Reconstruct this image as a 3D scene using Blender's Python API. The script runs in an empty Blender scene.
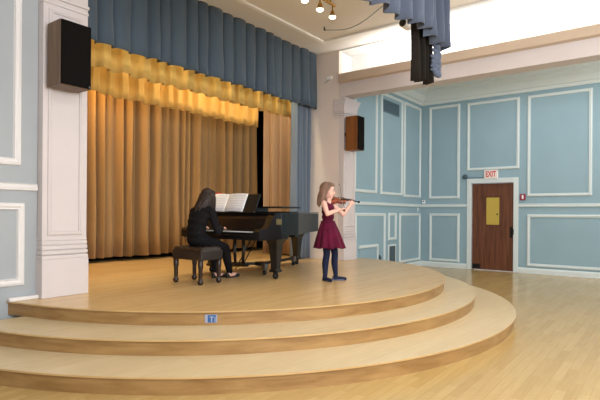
import bpy, bmesh, math, random
from mathutils import Vector, Matrix, noise
random.seed(7)
PI = math.pi
C = bpy.context.scene.collection
ZS = 0.405          # stage height above the hall floor
def srgb(r, g, b):
    f = lambda c: (c/255/12.92) if c/255 <= .04045 else ((c/255+.055)/1.055)**2.4
    return (f(r), f(g), f(b), 1)
# ------------------------------------------------------------------ materials
M = {}
def mat(name, col, rough=.6, spec=.5, metal=0, var=.0, vscale=8., bump=0, bscale=60., sheen=0, coat=0, emit=None, estr=0, stretch=None):
    m = bpy.data.materials.new(name); m.use_nodes = True
    nt = m.node_tree; N = nt.nodes; L = nt.links
    b = N['Principled BSDF']
    b.inputs['Base Color'].default_value = col
    b.inputs['Roughness'].default_value = rough
    b.inputs['Specular IOR Level'].default_value = spec
    b.inputs['Metallic'].default_value = metal
    b.inputs['Coat Weight'].default_value = coat
    b.inputs['Sheen Weight'].default_value = sheen
    if emit: b.inputs['Emission Color'].default_value = emit; b.inputs['Emission Strength'].default_value = estr
    tc = N.new('ShaderNodeTexCoord')
    src = tc.outputs['Object']
    if stretch:
        mp = N.new('ShaderNodeMapping'); mp.inputs['Scale'].default_value = stretch
        L.new(src, mp.inputs['Vector']); src = mp.outputs['Vector']
    if var:
        n = N.new('ShaderNodeTexNoise'); n.inputs['Scale'].default_value = vscale; n.inputs['Detail'].default_value = 4
        L.new(src, n.inputs['Vector'])
        cr = N.new('ShaderNodeValToRGB')
        cr.color_ramp.elements[0].position = .3; cr.color_ramp.elements[1].position = .7
        cr.color_ramp.elements[0].color = tuple(c*(1-var) for c in col[:3])+(1,)
        cr.color_ramp.elements[1].color = tuple(min(1, c*(1+var)) for c in col[:3])+(1,)
        L.new(n.outputs['Fac'], cr.inputs['Fac']); L.new(cr.outputs['Color'], b.inputs['Base Color'])
    if bump:
        n = N.new('ShaderNodeTexNoise'); n.inputs['Scale'].default_value = bscale; n.inputs['Detail'].default_value = 3
        L.new(src, n.inputs['Vector'])
        bp = N.new('ShaderNodeBump'); bp.inputs['Strength'].default_value = bump; bp.inputs['Distance'].default_value = .01
        L.new(n.outputs['Fac'], bp.inputs['Height']); L.new(bp.outputs['Normal'], b.inputs['Normal'])
    M[name] = m; return m
def plank(name, c1, c2, mortar, bw, rh, rough, ang=0, spec=.5, msize=.012, blotch=.12):
    m = bpy.data.materials.new(name); m.use_nodes = True
    nt = m.node_tree; N = nt.nodes; L = nt.links; b = N['Principled BSDF']
    tc = N.new('ShaderNodeTexCoord'); mp = N.new('ShaderNodeMapping'); mp.inputs['Rotation'].default_value = (0, 0, ang)
    L.new(tc.outputs['Object'], mp.inputs['Vector'])
    br = N.new('ShaderNodeTexBrick'); br.offset = .37; br.offset_frequency = 2
    br.inputs['Color1'].default_value = c1; br.inputs['Color2'].default_value = c2; br.inputs['Mortar'].default_value = mortar
    br.inputs['Scale'].default_value = 1; br.inputs['Mortar Size'].default_value = msize*rh*4
    br.inputs['Brick Width'].default_value = bw; br.inputs['Row Height'].default_value = rh; br.inputs['Bias'].default_value = -.1
    L.new(mp.outputs['Vector'], br.inputs['Vector'])
    sc = N.new('ShaderNodeMapping'); sc.inputs['Scale'].default_value = (1.2, 14, 14); L.new(mp.outputs['Vector'], sc.inputs['Vector'])
    n = N.new('ShaderNodeTexNoise'); n.inputs['Scale'].default_value = 3; n.inputs['Detail'].default_value = 5; L.new(sc.outputs['Vector'], n.inputs['Vector'])
    mx = N.new('ShaderNodeMix'); mx.data_type = 'RGBA'; mx.blend_type = 'MULTIPLY'; mx.inputs[0].default_value = 1
    cr = N.new('ShaderNodeValToRGB'); cr.color_ramp.elements[0].color = (1-blotch*1.6,)*3+(1,); cr.color_ramp.elements[1].color = (1+blotch*.6,)*3+(1,)
    L.new(n.outputs['Fac'], cr.inputs['Fac'])
    L.new(br.outputs['Color'], mx.inputs[6]); L.new(cr.outputs['Color'], mx.inputs[7]); L.new(mx.outputs[2], b.inputs['Base Color'])
    b.inputs['Roughness'].default_value = rough; b.inputs['Specular IOR Level'].default_value = spec
    M[name] = m; return m
def wood(name, c1, c2, axis='Z', rough=.4, scale=2.5):
    m = bpy.data.materials.new(name); m.use_nodes = True
    nt = m.node_tree; N = nt.nodes; L = nt.links; b = N['Principled BSDF']
    tc = N.new('ShaderNodeTexCoord'); mp = N.new('ShaderNodeMapping')
    s = {'X': (.6, 9, 9), 'Y': (9, .6, 9), 'Z': (9, 9, .6), 'A': (1.2, 1.2, 7)}[axis]; mp.inputs['Scale'].default_value = s
    L.new(tc.outputs['Object'], mp.inputs['Vector'])
    n = N.new('ShaderNodeTexNoise'); n.inputs['Scale'].default_value = scale; n.inputs['Detail'].default_value = 6; n.inputs['Distortion'].default_value = .6
    L.new(mp.outputs['Vector'], n.inputs['Vector'])
    cr = N.new('ShaderNodeValToRGB'); cr.color_ramp.elements[0].position = .32; cr.color_ramp.elements[1].position = .68
    cr.color_ramp.elements[0].color = c1; cr.color_ramp.elements[1].color = c2
    L.new(n.outputs['Fac'], cr.inputs['Fac']); L.new(cr.outputs['Color'], b.inputs['Base Color'])
    b.inputs['Roughness'].default_value = rough
    M[name] = m; return m
mat('wall_blue', srgb(146, 172, 182), .7, .3, var=.03, vscale=2)
mat('wall_left_blue', srgb(164, 169, 172), .7, .3, var=.03, vscale=2)
mat('moulding', srgb(214, 222, 220), .5, .4)
mat('moulding_white', srgb(226, 222, 220), .5, .4)
mat('cream', srgb(208, 199, 197), .6, .3, var=.02, vscale=2)
mat('jamb_cream', srgb(228, 214, 204), .6, .3, var=.02, vscale=2)
mat('ceiling_paint', srgb(236, 232, 226), .8, .2)
mat('white_paint', srgb(246, 246, 244), .7, .3)
mat('fascia_tan', srgb(190, 170, 150), .6, .3)
mat('black_paint', srgb(16, 14, 14), .9, .1)
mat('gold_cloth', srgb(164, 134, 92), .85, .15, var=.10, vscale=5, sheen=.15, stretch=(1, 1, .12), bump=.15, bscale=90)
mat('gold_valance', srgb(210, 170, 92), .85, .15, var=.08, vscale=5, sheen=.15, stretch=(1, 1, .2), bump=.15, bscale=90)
mat('tan_cloth', srgb(180, 150, 118), .85, .15, var=.08, vscale=5, sheen=.1, stretch=(1, 1, .12))
mat('blue_cloth', srgb(74, 88, 100), .85, .2, var=.10, vscale=5, sheen=.2, stretch=(1, 1, .15))
mat('blue_leg_cloth', srgb(86, 95, 112), .85, .2, var=.10, vscale=5, sheen=.2, stretch=(1, 1, .1))
mat('leg_cloth', srgb(116, 128, 142), .85, .2, var=.10, vscale=5, sheen=.2, stretch=(1, 1, .1))
mat('dark_cloth', srgb(44, 40, 36), .9, .1, var=.2, vscale=5, stretch=(1, 1, .1))
plank('parquet', srgb(192, 162, 106), srgb(180, 148, 92), srgb(174, 142, 88), .62, .075, .21, 0, .5, .006)
plank('stage_boards', srgb(216, 182, 128), srgb(208, 172, 116), srgb(200, 162, 106), 1.1, .07, .26, 0, .45, .007)
plank('tread_boards', srgb(208, 188, 150), srgb(203, 181, 142), srgb(198, 174, 134), 1.4, .16, .38, .1, .4, .004)
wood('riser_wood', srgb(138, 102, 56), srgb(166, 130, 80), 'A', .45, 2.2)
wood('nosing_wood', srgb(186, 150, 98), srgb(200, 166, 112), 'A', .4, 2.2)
wood('door_wood', srgb(84, 48, 32), srgb(118, 72, 48), 'Z', .35)
wood('speaker_wood', srgb(86, 66, 48), srgb(118, 92, 66), 'Z', .5)
wood('speaker_wood_warm', srgb(104, 60, 26), srgb(140, 86, 40), 'Z', .5)
mat('grille_cloth', srgb(18, 15, 14), .95, .1, bump=.3, bscale=300)
mat('piano_black', srgb(15, 15, 17), .32, .5, var=.1, vscale=3, coat=.3)
mat('piano_side', srgb(18, 24, 26), .42, .3, var=.08, vscale=3, coat=.08)
mat('ivory', srgb(232, 230, 222), .3, .5)
mat('ebony', srgb(12, 12, 12), .3)
mat('brass', srgb(190, 150, 80), .35, .5, 1)
mat('plaque_gold', srgb(118, 106, 72), .45, .5, .4)
mat('steel', srgb(120, 118, 116), .35, .5, 1)
mat('dark_metal', srgb(34, 32, 32), .45, .5, .6)
mat('leather', srgb(34, 27, 24), .38, .5, bump=.25, bscale=120)
mat('bench_wood', srgb(38, 22, 16), .35, .5)
mat('glass_yellow', srgb(178, 154, 72), .25, .5, emit=srgb(214, 182, 70), estr=.1)
mat('exit_white', srgb(226, 214, 206), .5, .4, emit=srgb(230, 214, 204), estr=.12)
mat('exit_red', srgb(206, 66, 60), .5, .4)
mat('alarm_red', srgb(150, 46, 60), .4, .5)
mat('vent_grey', srgb(104, 132, 142), .6, .3)
mat('vent_dark', srgb(76, 92, 100), .7, .3)
mat('sign_blue', srgb(44, 88, 140), .5, .4)
mat('sign_pale', srgb(150, 156, 176), .5, .4)
mat('paper', srgb(244, 243, 244), .7, .3)
mat('ink', srgb(186, 186, 194), .8, .2)
mat('red_cover', srgb(196, 36, 44), .5, .4)
mat('bulb', (1, .9, .75, 1), .4, .5, emit=(1, .86, .66, 1), estr=9)
mat('skin_child', srgb(226, 178, 160), .5, .4, var=.03, vscale=10)
mat('skin_adult', srgb(214, 164, 142), .5, .4, var=.03, vscale=10)
mat('hair_brown', srgb(124, 96, 80), .5, .4, var=.28, vscale=26, stretch=(1, 1, .12))
mat('hair_dark', srgb(44, 31, 25), .62, .4, var=.3, vscale=26, stretch=(1, 1, .12))
mat('dress_burgundy', srgb(86, 10, 42), .75, .15, var=.25, vscale=9, sheen=.05)
mat('tights_navy', srgb(24, 30, 56), .75, .25, var=.1, vscale=20)
mat('shoe_grey_blue', srgb(82, 90, 124), .45, .5)
mat('shoe_dark', srgb(62, 62, 72), .45, .5)
mat('black_knit', srgb(15, 14, 17), .85, .2, var=.15, vscale=20)
mat('black_trouser', srgb(13, 13, 17), .85, .2, var=.12, vscale=20)
mat('shoe_black', srgb(14, 13, 13), .35, .5)
mat('violin_varnish', srgb(132, 56, 26), .25, .5, var=.18, vscale=14, coat=.5)
mat('eye_white', srgb(236, 232, 228), .3); mat('eye_iris', srgb(64, 46, 36), .25); mat('lip', srgb(186, 104, 98), .45)
mat('horsehair', srgb(226, 218, 200), .6)
# ------------------------------------------------------------------ helpers
def mesh_obj(name, bm, m, parent=None, smooth=False, mats=None, loc=None):
    me = bpy.data.meshes.new(name); bm.normal_update(); bm.to_mesh(me); bm.free()
    for k in (mats or [m]): me.materials.append(M[k])
    if smooth:
        for p in me.polygons: p.use_smooth = True
    o = bpy.data.objects.new(name, me); C.objects.link(o)
    if loc is not None: o.location = loc
    if parent: o.parent = parent
    return o
def obj(name, bm, m, parent=None, smooth=False, mats=None, loc=None): return mesh_obj(name, bm, m, parent, smooth, mats, loc)
def sharp_smooth(o, ang=35):
    me = o.data
    for p in me.polygons: p.use_smooth = True
    bm = bmesh.new(); bm.from_mesh(me)
    for e in bm.edges:
        if len(e.link_faces) == 2 and e.calc_face_angle(0) > math.radians(ang): e.smooth = False
    bm.to_mesh(me); bm.free(); return o
def thing(name, label, cat, loc=(0, 0, 0), rz=0, group=None):
    o = bpy.data.objects.new(name, None); C.objects.link(o); o.empty_display_size = .1
    o.location = loc; o.rotation_euler = (0, 0, rz); o['label'] = label; o['category'] = cat
    if group: o['group'] = group
    return o
def tag(o, label, cat, group=None):
    o['label'] = label; o['category'] = cat
    if group: o['group'] = group
    return o
def struct(o): o['kind'] = 'structure'; return o
def NB(): return bmesh.new()
def box(bm, x0, x1, y0, y1, z0, z1, bev=0, mi=0):
    r = bmesh.ops.create_cube(bm, size=1)
    vs = r['verts']
    bmesh.ops.scale(bm, vec=(x1-x0, y1-y0, z1-z0), verts=vs)
    bmesh.ops.translate(bm, vec=((x0+x1)/2, (y0+y1)/2, (z0+z1)/2), verts=vs)
    fs = set(f for v in vs for f in v.link_faces)
    for f in fs: f.material_index = mi
    if bev:
        es = list(set(e for v in vs for e in v.link_edges))
        bmesh.ops.bevel(bm, geom=es, offset=bev, segments=2, affect='EDGES', profile=.5)
    return vs
def frame_axes(d):
    d = d.normalized(); up = Vector((0, 0, 1)) if abs(d.z) < .95 else Vector((1, 0, 0))
    a = d.cross(up).normalized(); b = a.cross(d).normalized(); return a, b
def tube(bm, pts, rad, n=10, caps=True, flat=1.0, mi=0):
    pts = [Vector(p) for p in pts]
    if not isinstance(rad, (list, tuple)): rad = [rad]*len(pts)
    rings = []; pa = None
    for i, p in enumerate(pts):
        d = (pts[min(i+1, len(pts)-1)]-pts[max(i-1, 0)])
        a, b = frame_axes(d)
        if pa is not None:
            a = (pa-d.normalized()*pa.dot(d.normalized()))
            if a.length < 1e-6: a, b = frame_axes(d)
            a.normalize(); b = a.cross(d.normalized()).normalized()
        pa = a
        rings.append([bm.verts.new(p+(a*math.cos(2*PI*k/n)+b*math.sin(2*PI*k/n)*flat)*rad[i]) for k in range(n)])
    fs = []
    for i in range(len(rings)-1):
        for k in range(n): fs.append(bm.faces.new((rings[i][k], rings[i][(k+1) % n], rings[i+1][(k+1) % n], rings[i+1][k])))
    if caps: fs += [bm.faces.new(rings[0][::-1]), bm.faces.new(rings[-1])]
    for f in fs: f.material_index = mi
    bmesh.ops.recalc_face_normals(bm, faces=fs)
def lathe(bm, prof, n=20, c=(0, 0, 0), axis='Z', mi=0):
    rings = []
    for r, h in prof:
        ring = []
        for k in range(n):
            t = 2*PI*k/n; x, y = r*math.cos(t), r*math.sin(t)
            p = {'Z': (x, y, h), 'X': (h, x, y), 'Y': (x, h, y)}[axis]
            ring.append(bm.verts.new((p[0]+c[0], p[1]+c[1], p[2]+c[2])))
        rings.append(ring)
    fs = []
    for i in range(len(rings)-1):
        for k in range(n): fs.append(bm.faces.new((rings[i][k], rings[i][(k+1) % n], rings[i+1][(k+1) % n], rings[i+1][k])))
    fs.append(bm.faces.new(rings[0][::-1])); fs.append(bm.faces.new(rings[-1]))
    for f in fs: f.material_index = mi
    bmesh.ops.recalc_face_normals(bm, faces=fs)
def prism(bm, poly, z0, z1, mi=0, side_mi=None):
    """extrude an x,y polygon between two heights"""
    lo = [bm.verts.new((p[0], p[1], z0)) for p in poly]; hi = [bm.verts.new((p[0], p[1], z1)) for p in poly]
    n = len(poly); fs = []
    for i in range(n):
        f = bm.faces.new((lo[i], lo[(i+1) % n], hi[(i+1) % n], hi[i])); f.material_index = side_mi if side_mi is not None else mi; fs.append(f)
    f = bm.faces.new(hi); f.material_index = mi; fs.append(f)
    f = bm.faces.new(lo[::-1]); f.material_index = mi; fs.append(f)
    bmesh.ops.recalc_face_normals(bm, faces=fs)
def prism_axis(bm, poly, a0, a1, axis):
    """poly given in the two other axes, extruded along axis ('X': poly=(y,z); 'Y': poly=(x,z))"""
    mk = {'X': lambda p, a: (a, p[0], p[1]), 'Y': lambda p, a: (p[0], a, p[1])}[axis]
    lo = [bm.verts.new(mk(p, a0)) for p in poly]; hi = [bm.verts.new(mk(p, a1)) for p in poly]; n = len(poly)
    fs = [bm.faces.new((lo[i], lo[(i+1) % n], hi[(i+1) % n], hi[i])) for i in range(n)]
    fs += [bm.faces.new(hi), bm.faces.new(lo[::-1])]
    bmesh.ops.recalc_face_normals(bm, faces=fs)
def ellipsoid(bm, c, r, rot=None, seg=16):
    c = Vector(c); nv = max(8, seg//2+2)
    def P_(x, y, z):
        v = Vector((x*r[0], y*r[1], z*r[2])); return bm.verts.new(c+(rot @ v if rot is not None else v))
    top, bot = P_(0, 0, 1), P_(0, 0, -1)
    rings = [[P_(math.sin(PI*j/nv)*math.cos(2*PI*i/seg), math.sin(PI*j/nv)*math.sin(2*PI*i/seg), math.cos(PI*j/nv)) for i in range(seg)] for j in range(1, nv)]
    for i in range(seg):
        k = (i+1) % seg
        bm.faces.new((top, rings[0][i], rings[0][k])); bm.faces.new((bot, rings[-1][k], rings[-1][i]))
        for j in range(len(rings)-1): bm.faces.new((rings[j][i], rings[j+1][i], rings[j+1][k], rings[j][k]))
def limb(bm, pts, rads, n=14):
    for i in range(len(pts)-1):
        a, b = Vector(pts[i]), Vector(pts[i+1])
        k = max(2, int((b-a).length/.03))
        tube(bm, [a.lerp(b, t/k) for t in range(k+1)], [rads[i]+(rads[i+1]-rads[i])*t/k for t in range(k+1)], n)
    for p, r in zip(pts, rads): ellipsoid(bm, p, (r, r, r), seg=12)
WORK = bpy.data.scenes.new('workbench')     # scratch scene, removed at the end
def fuse(name, bm, m, parent, voxel=.006, it=4, mats=None):
    """voxel-fuse overlapping volumes to one continuous skin"""
    me = bpy.data.meshes.new('tmp'); bm.to_mesh(me); bm.free()
    o = bpy.data.objects.new('tmp', me); WORK.collection.objects.link(o)
    r = o.modifiers.new('r', 'REMESH'); r.mode = 'VOXEL'; r.voxel_size = voxel
    s = o.modifiers.new('s', 'SMOOTH'); s.factor = .5; s.iterations = it
    with bpy.context.temp_override(scene=WORK, view_layer=WORK.view_layers[0]):
        dg = bpy.context.evaluated_depsgraph_get()
    nm = bpy.data.meshes.new_from_object(o.evaluated_get(dg)); nm.name = name
    bpy.data.objects.remove(o); bpy.data.meshes.remove(me)
    nm.materials.clear()
    for k in (mats or [m]): nm.materials.append(M[k])
    for p in nm.polygons: p.use_smooth = True
    q = bpy.data.objects.new(name, nm); C.objects.link(q); q.parent = parent
    return q
def copy_tree(o, parent=None):
    c = o.copy(); C.objects.link(c); c.parent = parent
    for ch in list(o.children): copy_tree(ch, c)
    return c
def text_bm(s, size, depth):
    cu = bpy.data.curves.new('t', 'FONT'); cu.body = s; cu.size = size; cu.extrude = depth; cu.align_x = 'CENTER'; cu.align_y = 'CENTER'; cu.offset = size*.02
    o = bpy.data.objects.new('t', cu); C.objects.link(o)
    dg = bpy.context.evaluated_depsgraph_get(); dg.update()
    me = bpy.data.meshes.new_from_object(o.evaluated_get(dg)); bm = bmesh.new(); bm.from_mesh(me)
    bpy.data.objects.remove(o); bpy.data.curves.remove(cu); bpy.data.meshes.remove(me); return bm
# ------------------------------------------------------------------ room shell
XW, YR, YL, CZ = 12.0, 5.12, 5.30, 4.52        # door wall, right and left front wall planes, ceiling
OX0, OX1 = 2.96, 8.15                            # stage opening
bm = NB(); box(bm, -4, XW+.2, -4, YL+.2, -.1, 0); struct(obj('floor', bm, 'parquet'))
# ceiling over hall and stage, with lower-aisle part behind the beam
bm = NB(); box(bm, -4, 8.66, -4, 5.95, CZ, CZ+.1); box(bm, 8.66, XW+.2, -4, YL+.3, 4.47, 4.62)
struct(obj('ceiling', bm, 'ceiling_paint'))
bm = NB(); box(bm, -4, 7.62, 5.14, 5.22, CZ-.035, CZ-.001, .008); box(bm, 7.54, 7.62, -4, 5.14, CZ-.035, CZ-.001, .008)
struct(obj('trim_1', bm, 'white_paint'))
# door wall with a hole for the door
DY0, DY1, DH = 2.87, 3.83, 2.07
bm = NB(); box(bm, XW, XW+.2, -4, DY0, 0, 4.5); box(bm, XW, XW+.2, DY1, YR+.4, 0, 4.5); box(bm, XW, XW+.2, DY0, DY1, DH, 4.5)
wall_right = struct(obj('wall_right', bm, 'wall_blue'))
bm = NB(); box(bm, 8.42, 8.66, YR, YR+.2, 0, 3.85); box(bm, 8.66, XW, YR, YR+.2, 0, 4.5)
wall_front_right = struct(obj('wall_front_right', bm, 'wall_blue'))
bm = NB(); box(bm, -4, 2.47, YL, YL+.2, 0, CZ)
wall_front_left = struct(obj('wall_front_left', bm, 'wall_left_blue'))
# panel mouldings (mitred picture-frame profile)
PROF = [(0, 0), (.008, .022), (.03, .03), (.048, .018), (.058, .022), (.066, 0)]
def panel(parent, plane, c, a0, a1, z0, z1, m='moulding', k=1.0):
    bm = NB(); rings = []
    for (a, z, sa, sz) in ((a0, z0, 1, 1), (a1, z0, -1, 1), (a1, z1, -1, -1), (a0, z1, 1, -1)):
        ring = []
        for w, d in PROF:
            w *= k; d *= k
            aa, zz = a+sa*w, z+sz*w
            ring.append(bm.verts.new((c-d, aa, zz) if plane == 'x' else (aa, c-d, zz)))
        rings.append(ring)
    for i in range(4):
        for j in range(len(PROF)-1):
            bm.faces.new((rings[i][j], rings[(i+1) % 4][j], rings[(i+1) % 4][j+1], rings[i][j+1]))
    bmesh.ops.recalc_face_normals(bm, faces=bm.faces)
    return obj('panel_moulding', bm, m, parent)
# door wall panels: (y0,y1,z0,z1)
for y0, y1, z0, z1 in ((4.12, 4.91, 1.71, 4.04), (2.75, 3.945, 2.378, 4.02), (1.31, 2.585, 1.735, 4.015), (-.2, 1.06, 1.735, 4.015), (-1.7, -.45, 1.735, 4.015),
                       (4.115, 4.89, .145, 1.342), (1.0, 2.58, .16, 1.332), (-.7, .8, .16, 1.332)):
    panel(wall_right, 'x', XW, y0, y1, z0, z1)
for x0, x1, z0, z1 in ((8.62, 9.60, 1.76, 4.03), (9.77, 10.88, 1.75, 4.03), (10.955, 11.95, 1.73, 4.03), (8.66, 10.01, .10, 1.335), (10.155, 10.565, .715, 1.342), (10.73, 11.95, .15, 1.342)):
    panel(wall_front_right, 'y', YR, x0, x1, z0, z1)
for x0, x1, z0, z1 in ((.9, 2.305, 1.77, 4.3), (.9, 2.345, .55, 1.395)):
    panel(wall_front_left, 'y', YL, x0, x1, z0, z1, 'moulding_white', 1.15)
def rail(name, m, segs, prof):
    """profile (depth,z) swept along straight wall segments given as ('x',c,a0,a1) or ('y',...)"""
    bm = NB()
    for pl, c, a0, a1 in segs:
        poly = [(c-d, z) for d, z in prof]
        prism_axis(bm, poly, a0, a1, 'Y' if pl == 'x' else 'X')
    return struct(obj(name, bm, m))
CR = [(0, 1.50), (.028, 1.505), (.035, 1.53), (.02, 1.545), (.03, 1.565), (0, 1.575)]
rail('trim_2', 'moulding', [('x', XW, -4, DY0-.11), ('x', XW, DY1+.11, YR), ('y', YR, 8.62, XW)], CR)
rail('trim_3', 'moulding_white', [('y', YL, -4, 2.465)], [(d, z+.02) for d, z in CR])
BB = [(0, 0), (.03, 0), (.03, .09), (.018, .115), (0, .125)]
rail('baseboard_right', 'moulding', [('x', XW, -4, DY0-.11), ('x', XW, DY1+.11, YR)], BB)
rail('baseboard_front', 'moulding', [('y', YR, 8.95, XW-.03)], BB)
CRN = [(0, 4.10), (.03, 4.10), (.05, 4.16), (.09, 4.18), (.16, 4.30), (.24, 4.36), (.25, 4.40), (.33, 4.42), (.34, 4.47), (0, 4.47)]
rail('trim_4', 'moulding', [('x', XW, -4, YR), ('y', YR, 8.78, XW)], CRN)
# the beam between hall and aisle, with the lit recess above it
bm = NB(); box(bm, 8.15, 8.45, -4, 5.20, 3.60, 3.86); struct(obj('beam', bm, 'cream'))
bm = NB(); prism_axis(bm, [(8.10, 3.88), (8.10, 4.02), (8.115, 4.04), (8.19, 4.04), (8.19, 3.855), (8.14, 3.855)], -4, 5.17, 'Y'); struct(obj('trim_5', bm, 'fascia_tan'))
bm = NB(); box(bm, 8.19, 8.62, -4, 5.3, 3.855, 3.87); box(bm, 8.62, 8.74, -4, 5.3, 3.855, 4.6); box(bm, 8.19, 8.62, 5.19, 5.3, 3.87, 4.5)
struct(obj('wall_clerestory', bm, 'white_paint'))
bm = NB(); box(bm, 8.15, 8.19, -4, 5.18, CZ-.03, CZ+.0); struct(obj('trim_6', bm, 'white_paint'))
# right jamb of the stage opening
bm = NB(); box(bm, OX1, OX1+.12, 5.19, 6.0, ZS, CZ); wall_jamb = struct(obj('wall_jamb', bm, 'jamb_cream'))
bm = NB(); box(bm, 2.5, OX0, YL, 5.7, ZS, CZ); struct(obj('wall_jamb_left', bm, 'jamb_cream'))
# pilasters -----------------------------------------------------------
def pilaster(x0, x1, yf, yb, capz, topz, cap=True):
    t = NB()
    box(t, x0, x1, yf, yb, ZS, topz)
    o = struct(obj('pilaster', t, 'cream'))
    b = NB()                                   # stepped base
    for z0, z1, e in ((ZS, ZS+.40, .035), (ZS+.40, ZS+.44, .028), (ZS+.45, ZS+.49, .024), (ZS+.50, ZS+.54, .018), (ZS+.55, ZS+.585, .014), (ZS+.595, ZS+.62, .009)):
        box(b, x0-e*.4, x1+e*.3, yf-e, yb, z0, z1, .006)
    obj('base_moulding', b, 'cream', o)
    w = (x1-x0)
    pb = panel(o, 'y', yf, x0+.05, x1-.05, ZS+.65, capz-.06, 'cream', .7)
    if cap:
        c = NB()
        n = 8
        for z0, z1, e in ((capz, capz+.03, .012), (capz+.045, capz+.075, .02), (capz+.09, capz+.12, .028)):
            box(c, x0-e, x1+e, yf-e, yb, z0, z1, .005)
        for i in range(n):                      # concave bell
            e0 = .03+.10*(i/n)**2
            box(c, x0-.02, x1+e0, yf-e0*.5, yb, capz+.13+.25*i/n, capz+.13+.25*(i+1)/n)
        obj('capital', c, 'cream', o)
    else:
        c = NB(); box(c, x0-.008, x1+.004, yf-.016, yb, capz-.015, capz+.012, .005); box(c, x0-.014, x1+.006, yf-.026, yb, capz+.05, capz+.085, .006); obj('capital', c, 'cream', o)
    return o
pilaster(2.475, OX0, 5.2, 5.5, 3.50, CZ, False)
pilaster(8.152, 8.60, 5.07, 5.30, 3.18, 3.60)
# small low baseboard cap at foot of left wall
bm = NB(); box(bm, 2.18, 2.47, 5.235, YL, ZS, ZS+.035, .006); struct(obj('baseboard_left', bm, 'moulding_white'))
# stage house: black back and side walls, floor
bm = NB(); box(bm, 2.0, 10.2, 8.6, 8.7, ZS, 4.9); struct(obj('wall_stage_back', bm, 'black_paint'))
bm = NB(); box(bm, 1.9, 2.0, 5.7, 8.7, ZS, 4.9); struct(obj('wall_stage_left', bm, 'black_paint'))
bm = NB(); box(bm, 10.2, 10.3, 5.9, 8.7, ZS, 4.9); struct(obj('wall_stage_right', bm, 'black_paint'))
bm = NB(); box(bm, 1.9, 10.3, 5.96, 8.7, 4.9, 5.0); struct(obj('ceiling_stage', bm, 'black_paint'))
bm = NB(); box(bm, 2.5, 8.37, 5.92, 5.98, CZ-.02, 4.95); struct(obj('wall_header', bm, 'jamb_cream'))
# stage steps: three stacked rounded platforms ---------------------------------
def arc(cx, cy, r, ymax, n=72):
    a0 = PI + math.asin(min(1, (cy-ymax)/r)) if cy > ymax else PI - math.asin((ymax-cy)/r)
    a1 = 2*PI - math.asin(min(1, (cy-ymax)/r)) if cy > ymax else 2*PI + math.asin((ymax-cy)/r)
    return [(cx+r*math.cos(a0+(a1-a0)*i/n), cy+r*math.sin(a0+(a1-a0)*i/n)) for i in range(n+1)]
def tier(cx, cy, r, ymax, z0, z1, tread, extra=None, nose=.022):
    poly = arc(cx, cy, r, ymax)
    if extra: poly = poly + extra
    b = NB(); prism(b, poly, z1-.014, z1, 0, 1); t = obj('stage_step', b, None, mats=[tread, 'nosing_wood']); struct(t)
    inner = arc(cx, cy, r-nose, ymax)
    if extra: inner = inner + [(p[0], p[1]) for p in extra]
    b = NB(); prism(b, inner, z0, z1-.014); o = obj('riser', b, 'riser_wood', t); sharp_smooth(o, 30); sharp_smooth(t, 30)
    return t
T1 = tier(5.335, 5.33, 3.98, 5.10, 0, .135, 'tread_boards')
T2 = tier(5.46, 5.60, 3.74, 5.10, .135, .27, 'tread_boards')
T3 = tier(5.58, 5.70, 3.40, 5.12, .27, ZS, 'stage_boards', [(8.92, 5.9), (10.2, 5.9), (10.2, 8.6), (2.0, 8.6), (2.0, 5.9)])
T3.name = 'stage_floor'
# thin joint cover strip between riser panels
for (t, cx, cy, r, z0, a) in ((T1, 5.32, 5.33, 3.96, 0, -2.28),):
    b = NB(); x, y = cx+(r-.02)*math.cos(a), cy+(r-.02)*math.sin(a)
    vs = box(b, -.012, .012, -.006, .006, z0+.002, z0+.106)
    bmesh.ops.transform(b, matrix=Matrix.Translation((x, y, 0)) @ Matrix.Rotation(a+PI/2, 4, 'Z'), verts=b.verts)
    obj('joint_strip', b, 'riser_wood', t)
# door -------------------------------------------------------------------------
door = NB(); box(door, XW+.04, XW+.085, DY0+.012, DY1-.012, .012, DH-.012)
door = struct(obj('door_1', door, 'door_wood'))
b = NB()
for y0, y1 in ((DY0-.105, DY0), (DY1, DY1+.105)): box(b, XW-.025, XW+.12, y0, y1, 0, DH+.11, .006)
box(b, XW-.025, XW+.12, DY0, DY1, DH, DH+.11, .006); obj('casing', b, 'moulding', door)
b = NB(); box(b, XW+.03, XW+.041, 3.188, 3.488, 1.085, 1.725); obj('pane', b, 'glass_yellow', door)
b = NB()
for a in ((3.168, 3.188, 1.065, 1.745), (3.488, 3.508, 1.065, 1.745)): box(b, XW+.022, XW+.042, a[0], a[1], a[2], a[3])
for z in (1.065, 1.725): box(b, XW+.022, XW+.042, 3.168, 3.508, z, z+.02)
obj('pane_frame', b, 'door_wood', door)
b = NB(); box(b, XW+.028, XW+.041, 2.895, 2.955, .79, 1.04, .004); tube(b, [(XW+.03, 2.925, .85), (XW-.02, 2.865, .87), (XW-.02, 2.865, .98), (XW+.03, 2.865, 1.0)], .011, 8)
obj('handle', b, 'dark_metal', door)
b = NB(); lathe(b, [(.018, 0), (.018, .03)], 12, (XW+.012, 3.235, 1.33), 'X'); obj('lock', b, 'dark_metal', door)
b = NB(); box(b, XW+.034, XW+.041, 3.63, 3.812, .03, .14); obj('kick_plate', b, 'dark_metal', door)
b = NB(); box(b, XW+.036, XW+.041, DY0+.012, DY1-.012, .33, .345); obj('rail_groove', b, 'dark_metal', door) if False else b.free()
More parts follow.
